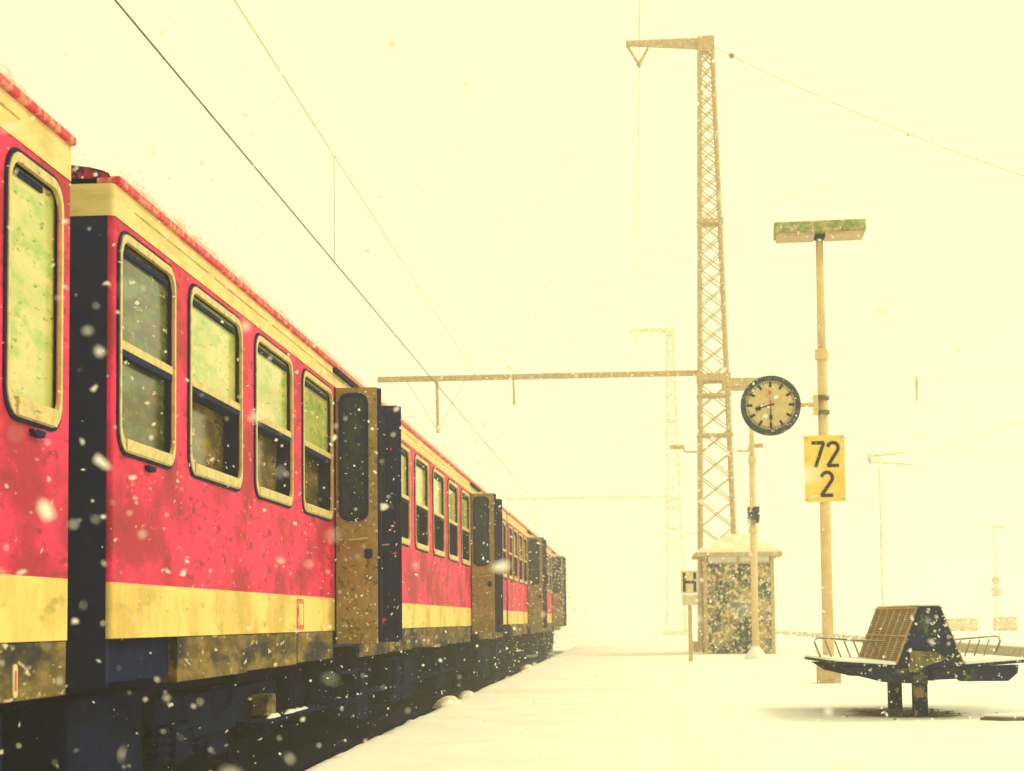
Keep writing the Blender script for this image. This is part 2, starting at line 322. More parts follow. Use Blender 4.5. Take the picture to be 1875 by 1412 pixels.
# ================================================================== TRAIN
TX, RAIL, L = -2.67, -.30, 26.39
_mc = {}
def mesh_of(key, fn, m):
    if key not in _mc:
        mb = fn(); me = bpy.data.meshes.new(key[0] if isinstance(key, tuple) else key); me.from_pydata(mb.v, [], mb.f); me.update(); me.materials.append(m); _mc[key] = me
    return _mc[key]
ZB, ZS0, ZS1, ZW0, ZW1, ZL0, ZL1, ZG = 0.91, 1.18, 1.47, 2.16, 3.325, 3.38, 3.55, 3.595
DZ0, DZ1 = 1.06, 3.38
def flip(y0, y1): return (L - y1, L - y0)
E_WIN = [(0.085, 1.13, 'end'), (1.45, 2.78, 'half'), (3.19, 4.46, 'half'), (4.87, 6.18, 'half')]
M_WIN = [(8.12 + 1.82 * k, 8.12 + 1.82 * k + 1.33, 'half') for k in range(6)]
DOORS = [(6.31, 7.64), (L - 7.64, L - 6.31)]
def coach_windows(variant):
    w = list(E_WIN) + list(M_WIN) + [(*flip(a, b), k) for a, b, k in E_WIN]
    if variant == 'front':
        w = [q for q in w if q[0] < L - 1.4]; w.append((L - .83, L - .15, 'plain'))
    return w
def add_window(c, y0, y1, kind, latch=False):
    w, h = y1 - y0, ZW1 - ZW0; yc = (y0 + y1) / 2; key = (round(w, 2), kind)
    def fr(): return ring(MB(), rrect(w, h, .13), [(u, z + .058) for u, z in rrect(w - .056, h - .10, .10)], -.006, .016)
    f = obj('window', mesh_of(('window',) + key, fr, M['frame']), c, (0, yc, ZW0))
    def ga(): return ring(MB(), [(u, z - .018) for u, z in rrect(w + .045, h + .036, .145)], rrect(w - .01, h - .01, .125), -.01, .010)
    obj('gasket', mesh_of(('gasket',) + key, ga, M['gasket']), f)
    iw, z0, z1 = w - .054, .052, h - .040
    def rv():
        m = MB(); a, b = -.15, -.004
        for (ya, za), (yb, zb) in (((-iw / 2, z0), (iw / 2, z0)), ((iw / 2, z0), (iw / 2, z1)), ((iw / 2, z1), (-iw / 2, z1)), ((-iw / 2, z1), (-iw / 2, z0))):
            m.poly([(b, ya, za), (b, yb, zb), (a, yb, zb), (a, ya, za)])
        m.poly([(a, -iw / 2, z0), (a, iw / 2, z0), (a, iw / 2, z1), (a, -iw / 2, z1)])
        return m
    obj('reveal', mesh_of(('reveal',) + key, rv, M['gasket']), f)  # dark sides paint the shade of the deep window recess
    def quad(x, za, zb): return lambda: MB().box(x - .008, x, -iw / 2, iw / 2, za, zb)
    if kind == 'plain':
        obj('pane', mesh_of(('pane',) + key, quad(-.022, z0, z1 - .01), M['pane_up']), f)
        obj('top_slot', mesh_of(('slot',) + key, lambda: MB().box(-.021, -.012, -iw / 2 + .02, iw / 2 - .18, z1 - .05, z1 - .02), M['gasket']), f)
        obj('sill', mesh_of(('sill',) + key, lambda: MB().box(-.02, .028, -w / 2 + .1, w / 2 - .1, .005, .085), M['frame']), f)
    else:
        zm = .545
        lo, up = ('pane_low', 'pane_up') if kind == 'half' else ('pane_dark', 'pane_dark')
        xd = -.115 if kind == 'half' else -.045
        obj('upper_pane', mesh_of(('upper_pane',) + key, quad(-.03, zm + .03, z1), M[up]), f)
        obj('lower_pane', mesh_of(('lower_pane',) + key, quad(xd, z0, zm), M[lo]), f)
        obj('sash_bar', mesh_of(('sash_bar',) + key, lambda: MB().box(-.028, .006, -iw / 2 + .004, iw / 2 - .004, zm, zm + .045), M['frame']), f)
        obj('sash_seal', mesh_of(('sash_seal',) + key, lambda: MB().box(-.11, .001, -iw / 2 + .006, iw / 2 - .006, zm - .035, zm - .002), M['gasket']), f)  # dark strip paints the shade under the sash bar
        obj('top_slot', mesh_of(('slot',) + key, lambda: MB().box(-.029, -.010, -iw / 2 + .03, iw / 2 - .06, z1 - .06, z1 - .035), M['gasket']), f)
        obj('sill', mesh_of(('sill',) + key, lambda: MB().box(-.1, .024, -w / 2 + .1, w / 2 - .1, .008, .070), M['frame']), f)
    if latch: obj('latch', mesh_of('latch', lambda: MB().prism([(-.05, -.055), (.05, -.055), (.07, -.025), (-.07, -.025)], 'x', 0, .03), M['gasket']), f, (0, .02, -.01))
def cut_wall(y0, y1, z0, z1, holes, x=0.0):
    ys = sorted({y0, y1, *[q for h in holes for q in h[:2] if y0 < q < y1]}); zs = sorted({z0, z1, *[q for h in holes for q in h[2:] if z0 < q < z1]})
    mb = MB()
    for a, b in zip(ys, ys[1:]):
        for c, d in zip(zs, zs[1:]):
            if any(h[0] < (a + b) / 2 < h[1] and h[2] < (c + d) / 2 < h[3] for h in holes): continue
            mb.poly([(x, a, c), (x, b, c), (x, b, d), (x, a, d)])
    return mb
RC = .03
def corner(mb, z0, z1, x=0.0, ends=(0, 1)):                                 # rounded corners at both ends of the body
    for s, e in [((0.0, 1), (L, -1))[q] for q in ends]:
        pts = [(x - RC + RC * math.cos(a), s + e * (RC - RC * math.sin(a))) for a in [PI / 2 * k / 6 for k in range(7)]]
        for (xa, ya), (xb, yb) in zip(pts, pts[1:]):
            q = [(xa, ya, z0), (xb, yb, z0), (xb, yb, z1), (xa, ya, z1)]
            mb.poly(q if e < 0 else q[::-1])
    return mb
def leaf(c, y, side, dark):
    """A door leaf swung out square to the coach side."""
    wd, th, h = .39, .045, DZ1 - DZ0
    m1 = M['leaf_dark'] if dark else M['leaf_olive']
    f = MB().box(.012, wd, y - th / 2, y + th / 2, DZ0, DZ1 - .01).build('door_leaf', m1, c, bevel=.006)
    yf = y - th / 2
    MB().box(wd + .001, wd + .034, y - .018, y + .018, DZ0 + .02, DZ1 - .02).build('edge_seal', M['gasket'], f)
    out_ = [(u, z) for u, z in rrect(.27, 1.16, .09)]; inn = [(u, z + .035) for u, z in rrect(.20, 1.09, .07)]
    r = MB(); n = len(out_)
    ring(r, out_, inn, 0, .012)
    r.v = [(.175 + u, yf - xx, 2.16 + z) for xx, u, z in r.v]; r.build('window_frame', M['gasket'], f)
    g = MB().poly([(.175 + u, yf - .004, 2.16 + z) for u, z in [(u, z + .03) for u, z in rrect(.205, 1.10, .07)]]); g.build('pane', M['glass_black'], f)
    MB().tube([(.14, yf - .005, 1.99), (.14, yf - .04, 1.99), (.30, yf - .045, 2.005), (.30, yf - .005, 2.005)], .008, 6).build('handle', M['frame'], f)
    MB().prism(rrect(.07, .09, .02, 3), 'y', yf - .02, yf - .001).build('lock', M['dark'], f, (.31, 0, 1.82))
def wheel_mesh():
    mb = MB(); mb.tube([(-.10, 0, 0), (0, 0, 0)], .46, 24); mb.tube([(0.0, 0, 0), (.02, 0, 0)], .40, 24); mb.tube([(.02, 0, 0), (.09, 0, 0)], .10, 12); return mb
def bogie(c, yc):
    xb = -.45
    f = MB()
    f.prism([(yc - 1.75, .62), (yc - 1.0, .62), (yc - .75, .48), (yc + .75, .48), (yc + 1.0, .62), (yc + 1.75, .62), (yc + 1.75, .78), (yc - 1.75, .78)], 'x', xb + .02, xb + .14)
    b = f.build('bogie', M['black'], c)
    for y in (yc - 1.25, yc + 1.25):
        obj('wheel', mesh_of('wheel', wheel_mesh, M['black']), b, (xb - .08, y, .46))
        MB().box(xb + .03, xb + .19, y - .16, y + .16, .34, .60).build('axle_box', M['black'], b, bevel=.03)
        for d in (-.28, .28):
            MB().tube([(xb + .1, y + d, .36 + .03 * k) for k in range(9)], [.07, .085] * 4 + [.07], 10).build('spring', M['black'], b)
    MB().box(xb - .1, xb + .10, yc - .28, yc + .28, .30, .80).build('bolster', M['black'], b, bevel=.02)
    MB().tube([(xb + .08, yc - .55, .40), (xb + .16, yc + .0, .62), (xb + .08, yc + .55, .86)], .035, 8).build('damper', M['black'], b)
def make_coach(y0, variant, label):
    c = thing('railway_coach', (TX, y0, RAIL), label, 'railway coach', 'coaches of the standing train')
    wins = coach_windows(variant)
    holes = [(a + .04, b - .04, ZW0 + .04, ZW1 - .04) for a, b, k in wins] + [(a, b, 0, 9) for a, b in DOORS]
    for a, b, ends in ((RC, DOORS[0][0], (0,)), (DOORS[0][1], DOORS[1][0], ()), (DOORS[1][1], L - RC, (1,))):
        hs = [h for h in holes[:-2] if a < h[0] < b]
        corner(cut_wall(a, b, ZS1, ZL0, hs), ZS1, ZL0, ends=ends).build('side_wall', M['red'], c)
        corner(cut_wall(a, b, ZS0, ZS1, []), ZS0, ZS1, ends=ends).build('lower_stripe', M['cream'], c)
    bd = corner(cut_wall(RC, L - RC, ZL0, ZL1, [], .004), ZL0, ZL1, .004)
    for y in (0, L): bd.poly([(-RC + .004, y, ZL0), (-2.8, y, ZL0), (-2.8, y, ZL1), (-RC + .004, y, ZL1)])
    bo = bd.build('upper_band', M['band'], c)
    for k in range(15):
        MB().box(.0045, .0065, .35 + k * 1.7, .35 + k * 1.7 + 1.55, ZL0 + .095, ZL0 + .104).build('band_line', M['band_line'], bo)
    MB().box(-.10, .03, .02, L - .02, ZL1 + .001, ZG).build('gutter', M['roof_edge'], c, bevel=.01)
    # roof with lying snow
    prof = [(-.02, ZG - .01), (-.035, 3.66), (-.07, 3.73), (-.13, 3.80), (-.24, 3.88), (-.42, 3.97), (-.7, 4.06), (-1.05, 4.12), (-1.41, 4.15)]
    prof = prof + [(-2.82 - x, z) for x, z in prof[-2::-1]]
    mb = MB(); n = len(prof); NY = 160
    for j in range(NY + 1):
        y = .02 + (L - .04) * j / NY
        for i, (x, z) in enumerate(prof):
            q = noise.noise(Vector((x * 3, (y + y0) * 2.0, z * 3))) * .022 if 0 < i < n - 1 else 0
            e = min(1, (min(y, L - y) / .75)); e = .22 + .78 * math.sin(e * PI / 2)
            mb.v.append((x + q * .4, y, ZG - .01 + (z + q - ZG + .01) * e))
    for j in range(NY):
        for i in range(n - 1): mb.f.append((j * n + i, (j + 1) * n + i, (j + 1) * n + i + 1, j * n + i + 1))
    rf = mb.build('roof', M['roof'], c, smooth=True)
    for y in (.021, L - .021): MB().poly([(x, y, ZG - .01 + (z - ZG + .01) * .24) for x, z in prof]).build('roof_end', M['roof_end'], rf)
    # closed body: far side, ends, floor, ceiling
    MB().box(-2.82, -2.78, .02, L - .02, ZS0, ZL1).build('far_side', M['red'], c)
    for y in (.0, L - .04): MB().box(-2.76, -RC + .002, y + .004, y + .036, ZS0 - .25, ZL0 - .002).build('end_wall', M['dark'], c)  # dark colour on the ends paints the shade between coaches
    MB().box(-2.77, -.16, .05, L - .05, ZS0 - .12, ZS0 - .04).build('floor', M['black'], c)
    MB().box(-2.77, -.17, .05, L - .05, ZL1 - .06, ZL1 - .02).build('ceiling', M['dark'], c)
    MB().box(-.30, -.26, RC, L - RC, ZS0 - .03, ZL0).build('inner_lining', M['dark'], c) if False else None
    for s in (-.30, L):
        MB().box(-2.05, -.62, s, s + .30, .95, 3.25).build('gangway_bellows', M['black'], c, bevel=.05)
        for x in (-.42, -2.2):
            MB().tube([(x, s + (.3 if s < 0 else 0), 1.02), (x, s + (.02 if s < 0 else .28), 1.02)], [.12, .20], 14).build('buffer', M['black'], c)
    # windows, doors
    for i, (a, b, k) in enumerate(wins): add_window(c, a, b, k, latch=k != 'half')
    for a, b in DOORS:
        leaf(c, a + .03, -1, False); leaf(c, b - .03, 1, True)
        fr = MB()
        for y in (a, b - .03): fr.box(-.16, .006, y, y + .03, DZ0, DZ1)
        fr.box(-.16, .006, a + .031, b - .031, DZ1 - .03, DZ1)
        fr.build('door_frame', M['gasket'], c)
        vb = MB().box(-1.3, -1.26, a, b, DZ0, DZ1); vb.box(-1.3, -.165, a - .03, a - .002, DZ0, DZ1); vb.box(-1.3, -.165, b + .002, b + .03, DZ0, DZ1); vb.box(-1.25, -.02, a + .001, b - .001, DZ0 - .03, DZ0 + .01)
        vb.build('vestibule', M['dark'], c)
        MB().box(.006, .045, a - .08, b + .08, ZL1 - .05, ZL1 - .012).build('rain_strip', M['gasket'], c)
        for z, x in ((.78, .02), (.50, .06)):
            st = MB().box(-.30, x, a + .12, b - .12, z, z + .03); st.build('step', M['black'], c)
        for y in (a + .05, b - .09): MB().box(-.28, -.02, y, y + .04, .45, DZ0 - .04).build('step_bracket', M['black'], c)
    # skirt panels
    sk0 = 1.25 if variant != 'front' else .02
    sk1 = L - 1.25 if variant != 'front' else L - .02
    edges = [(sk0, 3.0), (3.02, 4.7), (4.72, 6.25), (7.72, 9.6), (9.62, 11.5), (11.52, 13.4), (13.42, 15.3), (15.32, L - 7.72), (L - 6.25, L - 4.3), (L - 4.28, L - 2.6), (L - 2.58, sk1)]
    for k, (a, b) in enumerate(edges):
        MB().box(-.12, -.006 - .006 * (k % 2), a, b, ZB + .012 * (k % 3), ZS0 - .003).build('skirt_panel', M['skirt'], c, bevel=.006)
    for a, b in ((.02, sk0 - .01), (sk1 + .01, L - .02)):
        if b - a > .1: MB().box(-.30, -.06, a, b, ZB + .04, ZS0 - .004).build('headstock', M['black'], c)
    # running gear and boxes under the floor
    bogie(c, 3.55); bogie(c, L - 3.55)
    MB().box(-2.4, -.42, .5, L - .5, .80, ZS0 - .13).build('underframe', M['black'], c)
    if variant == 'front': MB().box(-1.9, -.22, L - 1.62, L - .22, .10, .86).build('underfloor_box_or_added_filler', M['black'], c, bevel=.03)  # added to hide lit ground and keep the coach end dark below
    for ya, yb in ((.22, 1.02), (1.08, 1.72), (L - 1.72, L - .25)):
        if not (variant == 'front' and ya > 5): MB().box(-2.3, -.30 - .05 * (ya > 1), ya, yb, .02 + .08 * (ya > 1), .86).build('underfloor_box_or_added_filler', M['black'], c, bevel=.03)  # added end boxes fill the dark below, hiding the lit ground
    MB().box(-1.6, -1.2, -.25, .2, .5, .9).build('coupling', M['black'], c, bevel=.04)
    for hx in (-.75, -.95): MB().tube([(hx, .1, .95), (hx, -.12, .8), (hx - .05, -.16, .55), (hx - .1, -.05, .42)], .028, 8).build('brake_hose', M['black'], c, smooth=True)
    rr = random.Random(11); y = 6.0
    while y < L - 7.2:
        w = .7 + rr.random() * 1.1; d = .05 + rr.random() * .25; z0 = .18 + rr.random() * .22
        e = MB().box(-1.9, -.14 - d, y, y + w, z0, .845).build('underfloor_box_or_added_filler', M['black'], c, bevel=.02)
        if rr.random() < .5: MB().box(-.139 - d, -.12 - d, y + .1, y + w - .1, z0 + .1, .78).build('hatch', M['black'], e, bevel=.01)
        y += w + .05 + rr.random() * .25
    MB().tube([(-.20, 5.3, .50), (-.20, L - 5.3, .50)], .03, 8).build('brake_pipe', M['black'], c)
    # running board with snow lying on it
    fb = MB().box(-.34, -.08, 3.9, 8.9, .49, .515).build('running_board', M['black'], c)
    for ya, yb in ((4.3, 4.75), (4.9, 5.9), (6.35, 6.7), (7.3, 7.55), (8.0, 8.75)):
        nn = int((yb - ya) / .04); pts = []; rs = []
        for k in range(nn + 1):
            f = k / nn; pts.append((-.16, ya + (yb - ya) * f, .512)); rs.append(max(.006, (.018 + .035 * abs(noise.noise(Vector((ya * 3 + k * .55, 2, 1))))) * min(1, 6 * f, 6 * (1 - f))))
        MB().tube(pts, rs, 8).build('snow_ridge', M['snow'], fb, smooth=True)
    MB().box(-.30, -.16, 4.32, 4.62, .53, .70).build('junction_box', M['skirt'], fb, bevel=.015)
    for k in range(7):
        y = 7.7 + 10 * rr.random()
        MB().box(-.18, -.13, y, y + .05, .52, .8).build('bracket', M['black'], c)
    if variant == 'front':
        t = MB().prism(rrect(.05, .145, .018, 3), 'x', -.004, .004).build('vehicle_tag', M['sign_white'], c, (0, L - .68, .94))
        MB().prism(rrect(.02, .09, .008, 3), 'x', .0045, .006).build('tag_mark', M['red_hand'], t, (0, 0, .028))
    else:
        pl = MB().prism(rrect(.27, .245, .02, 3), 'x', .0012, .004).build('notice_plate', M['red_hand'] if False else M['roof_edge'], c, (0, 4.78, ZS0 + .02))
        MB().prism(rrect(.16, .17, .02, 3), 'x', .0045, .006).build('notice_field', M['cream'], pl, (0, .02, .035))
    return c
Y2 = 8.24
make_coach(Y2 - .63 - L, 'front', 'nearest red coach with one tall single-pane window, cut off at the left')
make_coach(Y2, 'mid', 'red coach with large half-open windows, second from the camera')
make_coach(Y2 + L + .56, 'mid', 'farthest red coach, fading into the falling snow')

# ================================================================== OVERHEAD LINE
XT = TX - 1.41
def wire(name, pts, r, m, label):
    return tag(MB().tube(pts, r, 6).build(name, m), label, 'wire')
def sag(p0, p1, s, n=24):
    p0, p1 = Vector(p0), Vector(p1)
    return [p0.lerp(p1, k / n) - Vector((0, 0, s * 4 * (k / n) * (1 - k / n))) for k in range(n + 1)]
YM, YM2 = 48.5, 97.5
zc = .95 + 1.228 * 4.08
cw = wire('contact_wire', [(XT, y, zc) for y in (-6, 46, 100, 200)], .0085, M['wire'], 'dark lower overhead wire slanting over the train roof')
mw = wire('carrier_wire', sag((XT, -6, 7.62), (XT, YM, 7.52), .10) + sag((XT, YM, 7.52), (XT, YM2, 7.52), .18)[1:], .006, M['wire_pale'], 'thin upper overhead wire slanting above the dark one')
for y in (22.3,):
    wire('dropper', [(XT, y, zc + .0086), (XT, y, 7.46)], .004, M['wire'], 'short vertical dropper wire joining the two overhead wires')
feed_x = P(1170, 125, YM).x
fz = P(1170, 125, YM).z
wire('feeder_wire', [(feed_x, 3, fz + .05), (feed_x, YM, fz), (feed_x, 70, fz - 1.0), (feed_x, YM2, fz - .15), (feed_x, 160, fz - .3)], .012, M['wire_pale'], 'single thin wire hanging from the tall mast arm, straight up the sky')

def lattice_mast(Y, m, label, steel_r=1.0, right=True):
    base = P(1316, 1130, YM); bx = base.x
    t = thing('catenary_mast', (bx, Y, 0), label, 'mast', 'lattice masts on the platform')
    ztop = P(1294, 76, YM).z
    xl0, xl1 = P(1281, 1000, YM).x - bx - .03, P(1281, 90, YM).x - bx     # left leg nearly upright, right leg leans in
    xr0, xr1 = P(1349, 1000, YM).x - bx + .01, P(1304, 90, YM).x - bx
    dy0, dy1 = .40, .12
    def cor(s, d, f):
        return Vector(((xl0 + (xl1 - xl0) * f) if s < 0 else (xr0 + (xr1 - xr0) * f), d * (dy0 + (dy1 - dy0) * f), ztop * f))
    for s in (-1, 1):
        for d in (-1, 1): bar('leg', m, t, cor(s, d, 0), cor(s, d, 1), .10, .09)
    f = .02; k = 0
    while f < .965:
        wd = (cor(1, 1, f) - cor(-1, 1, f)).x; st = max(.62 * wd, .34) / ztop * 1.25; g = min(f + st, .985)
        for d in (-1, 1):
            bar('brace', m, t, cor(-1, d, f), cor(1, d, g), .03, .03); bar('brace', m, t, cor(1, d, f) + Vector((0, .035 * d, 0)), cor(-1, d, g) + Vector((0, .035 * d, 0)), .03, .03)
        if k % 2 == 0:
            for s in (-1, 1): bar('brace', m, t, cor(s, -1, f), cor(s, 1, g), .03, .03)
        f = g; k += 1
    for yy, hh in ((408, .14), (693, .22), (725, .07), (798, .07)):
        z = P(1300, yy, YM).z; ff = z / ztop
        a, b = cor(-1, -1, ff), cor(1, 1, ff)
        MB().box(a.x - .09, b.x + .09, a.y - .08, b.y + .08, z - hh / 2, z + hh / 2).build('collar', m, t)
    # top arm and its hanging bracket
    a, b = cor(-1, -1, 1), cor(1, 1, 1)
    MB().box(a.x - .05, b.x + .05, a.y - .06, b.y + .06, ztop - .35, ztop + .12).build('head', m, t)
    ax0, ax1 = P(1146, 80, YM).x - bx, P(1190, 80, YM).x - bx; az = P(1146, 81, YM).z; fx = feed_x - bx
    MB().prism([(a.x - .05, ztop - .22), (a.x - .05, ztop + .10), (ax0, az + .09), (ax0, az - .05)], 'y', -.06, .06).build('top_arm', m, t)
    br = fz + .12
    bar('arm_strut', m, t, (ax0 + .04, 0, az - .05), (fx - .01, 0, br), .07); bar('arm_strut', m, t, (ax1, 0, az - .03), (fx + .01, 0, br), .07)
    MB().tube([(fx, 0, br + .03), (fx, 0, br - .04), (fx, 0, br - .05), (fx, 0, br - .11)], [.05, .08, .05, .03], 8).build('insulator', M['porcelain'] if m is M['steel'] else m, t)
    # cross arm over the track
    zb = P(1000, 689, YM).z; x0 = P(692, 690, YM).x - bx; x1 = P(1400, 705, YM).x - bx
    MB().box(x0, xl0 + .1, -.08, .08, zb - .075, zb + .075).build('cross_arm', m, t)
    if right: MB().box(xr0 - .3, x1, -.08, .08, zb - .34, zb - .18).build('short_arm', m, t)
    for px, py in ((800, 793), (940, 742)):
        x = P(px, 700, YM).x - bx; z = P(px, py, YM).z
        bar('drop_post', m, t, (x, 0, zb - .07), (x + .02, 0, z), .085 if px == 800 else .06)
    xd = P(800, 700, YM).x - bx; zd = P(800, 790, YM).z
    wm = M['wire_pale'] if m is M['steel'] else m
    for dx in (-.9, .85): MB().tube([(xd + dx, 0, zb - .07), (xd + .02, 0, zd)], .011, 5).build('stay_wire', wm, t)
    # bracket lamps at both sides
    zl = P(1250, 826, YM).z
    for s, xa, xb_, xc in ((-1, xl0 + .02, P(1252, 820, YM).x - bx, P(1226, 820, YM).x - bx), (1, xr0 - .06, P(1370, 820, YM).x - bx, P(1396, 820, YM).x - bx)):
        MB().tube([(xa, -.3, zl - .06), (xb_ - .02 * s, -.3, zl - .06), (xb_, -.3, zl + .06)], .03, 6).build('lamp_arm', m, t)
        MB().box(min(xb_, xc), max(xb_, xc), -.38, -.22, zl + .03, zl + .15).build('lamp_box', m, t, bevel=.02)
    MB().box(xl0 - .2, xr0 + .2, -.6, .6, -.02, .30).build('footing', M['concrete'] if m is M['steel'] else m, t)
    return t
lattice_mast(YM, M['steel'], 'tall tapering lattice mast with top arm, standing behind the hut')
lattice_mast(YM2, M['steel_far'], 'faint lattice mast far back, left of the tall one', right=False)
# guys and spans
wire('span_wire', sag(P(1306, 86, YM), P(1960, 350, YM), .25), .012, M['wire_pale'], 'pale wire falling rightward from the top of the tall mast')
_a, _b = P(1306, 86, YM), P(1960, 350, YM)
def on_span(f): return _a.lerp(_b, f) - Vector((0, 0, .25 * 4 * f * (1 - f)))
s_ = on_span(.052); tag(MB().tube([s_ + Vector((-.07, 0, .035)), s_ + Vector((-.03, 0, .02)), s_ + Vector((.03, 0, -.01)), s_ + Vector((.07, 0, -.03))], [.03, .07, .09, .03], 8).build('insulator', M['porcelain']), 'small brown insulator on the wire beside the mast top', 'insulator')
s_ = on_span(.55); tag(MB().tube([s_ + Vector((0, 0, .02)), s_ + Vector((0, 0, -.04)), s_ + Vector((0, 0, -.09))], [.012, .035, .015], 8).build('wire_clamp', M['porcelain']), 'tiny clamp midway along the falling pale wire', 'clamp')
wire('stay_wire', sag(P(1281, 425, YM), P(835, 705, 80), .05), .010, M['steel_far'], 'very faint wire running down-left from the mast middle')
YR = 60.0
t = P(1610, 850, YR); tm = thing('catenary_mast', (t.x, YR, -.2), 'slim pale tube mast with cantilever behind the bench', 'mast')
zt = P(1590, 828, YR).z + .2
MB().tube([(0, 0, -.05), (0, 0, zt - .3)], [.05, .035], 8).build('pole', M['steel_far'], tm)
q = [(P(x, y, YR) - Vector((t.x, YR, -.2))) for x, y in ((1592, 836), (1660, 828), (1592, 846), (1671, 851), (1606, 834))]
MB().tube([q[0], q[1]], .030, 6).build('cantilever', M['pole'], tm); MB().tube([q[2], q[3]], .030, 6).build('cantilever', M['pole'], tm)
MB().tube([q[0] + Vector((0, 0, .12)), q[2] + Vector((0, 0, -.1))], .06, 6).build('insulator', M['lamp_under'], tm)
MB().tube([(0, 0, zt - .32), q[4]], .02, 6).build('bracket', M['steel_far'], tm)
wire('span_wire', [P(1545, 837, YR), P(1660, 828, YR), P(1880, 829, YR)], .010, M['steel_far'], 'faint level cross wire at the right behind the kilometre sign')
wire('contact_wire', [P(1671, 852, YR), P(1740, 815, 50), P(1880, 768, 40)], .010, M['steel_far'], 'faint wire rising to the right edge above the bench')
s_ = P(1678, 690, YR); tag(MB().tube([s_, s_ + Vector((0, 0, -.05)), s_ + Vector((0, 0, -.85)), s_ + Vector((0, 0, -.9))], [.02, .045, .045, .02], 6).build('weight', M['lamp_under']), 'short upright weight hanging alone in the sky at right', 'weight')
wire('span_wire', [P(1330, 692, YR + 2), P(1678, 690, YR), P(1880, 697, YR)], .007, M['steel_far'], 'hardly visible level wire through the hanging weight')
# far cantilever over the train
c0 = P(868, 847, 92); ct = thing('cantilever', c0, 'faint small cantilever over the far train roof', 'cantilever')
for a, b in (((868, 847), (953, 843)), ((870, 850), (910, 863))):
    MB().tube([P(*a, 92) - c0, P(*b, 92) - c0], .035, 6).build('strut', M['steel_far'], ct)

# ================================================================== LAMP POSTS, CLOCK, SIGNS
def lamp_post(loc, label, m, mh, mu, h=6.66, rz=0.0, foot=True):
    t = thing('lamp_post', loc, label, 'lamp post', 'platform lamp posts', rz); k = h * .725
    if foot: MB().box(-.17, .17, -.17, .17, -.06, .26).build('footing', M['concrete'] if m is M['pole'] else m, t, bevel=.03)
    MB().tube([(0, 0, .2 if foot else -.05), (0, 0, k)], [.084, .074], 14).build('lower_pole', m, t, smooth=True)
    MB().tube([(0, 0, k - .05), (0, 0, k - .03), (0, 0, k + .10), (0, 0, k + .12)], [.077, .105, .10, .07], 14).build('collar', m, t)
    MB().tube([(0, 0, k + .05), (0, 0, h - .02)], [.062, .054], 14).build('upper_pole', m, t, smooth=True)
    hd = MB().prism([(-.27, h), (.27, h), (.24, h + .17), (-.24, h + .17)], 'x', -.67, .67).build('lamp_housing', mh, t, bevel=.02)
    MB().box(-.64, -.08, -.24, .24, h - .045, h - .002).build('diffuser', mu, hd); MB().box(.08, .64, -.24, .24, h - .045, h - .002).build('diffuser', mu, hd)
    MB().box(-.075, .075, -.10, .10, h - .06, h - .003).build('socket', M['dark'] if m is M['pole'] else m, hd)
    return t
YP = 24.46
lp = P(1518, 1252, YP); LP = Vector((lp.x, YP, 0))
post = lamp_post(LP, 'tall pale lamp post carrying the clock and the yellow 72 2 sign', M['pole'], M['lamp_green'], M['lamp_under'], rz=-.06)
# lean of the whole post as in the photograph is the lens alone; it stands upright
YP2 = 38.9; p2 = P(1384, 1207, YP2)
post2 = lamp_post((p2.x, YP2, 0), 'pale lamp post with a small box, in front of the hut', M['pole'], M['hut_post'], M['lamp_under'], h=6.42, foot=False)
bz = P(1382, 943, YP2).z
MB().box(-.14, .14, -.20, -.09, bz - .21, bz + .19).build('switch_box', M['hut_wall'], post2, bevel=.02)
MB().tube([(0, 0, bz - .42), (0, 0, bz - .24)], [.13, .085], 12).build('cone_collar', M['pole'], post2)
MB().tube([(0, 0, -.03), (0, 0, .05), (0, 0, .16), (0, 0, .30)], [.30, .26, .19, .088], 14).build('snow_foot', M['snow'], post2, smooth=True)
p3 = P(1825, 1150, 110)
post3 = lamp_post((p3.x, 110, .12), 'faint distant lamp post with round discs at the right edge', M['steel_far'], M['steel_far'], M['steel_far'])
for z, r in ((3.2, .28), (2.45, .36)):
    MB().tube([(0, -.12, z), (0, -.07, z)], r, 18).build('disc', M['hut_post'], post3)

# station clock
YC = YP - .02
cc = P(1411, 743, YC); R = 54.5 * YC / FPX
ck = thing('station_clock', cc, 'round dark-rimmed station clock showing half past eight on the pole', 'clock', rz=math.atan2(cc.x, YC) * -1)
n = 48; rim = MB(); prof = [(R * .82, -.075), (R * .87, -.095), (R * .985, -.09), (R, -.06), (R, .06), (R * .985, .09), (R * .87, .095), (R * .82, .075)]
for k in range(n):
    a = 2 * PI * k / n
    for r, y in prof: rim.v.append((r * math.cos(a), y, r * math.sin(a)))
q = len(prof)
for k in range(n):
    for i in range(q - 1): rim.f.append((k * q + i, ((k + 1) % n) * q + i, ((k + 1) % n) * q + i + 1, k * q + i + 1))
rim.build('rim', M['clock_rim'], ck, smooth=True)
disc = MB(); disc.v = [(R * .83 * math.cos(2 * PI * k / n), y, R * .83 * math.sin(2 * PI * k / n)) for y in (-.07, .07) for k in range(n)]
disc.f = [tuple(range(n)), tuple(range(2 * n - 1, n - 1, -1))] + [(k, (k + 1) % n, n + (k + 1) % n, n + k) for k in range(n)]
face = disc.build('face', M['clock_face'], ck)
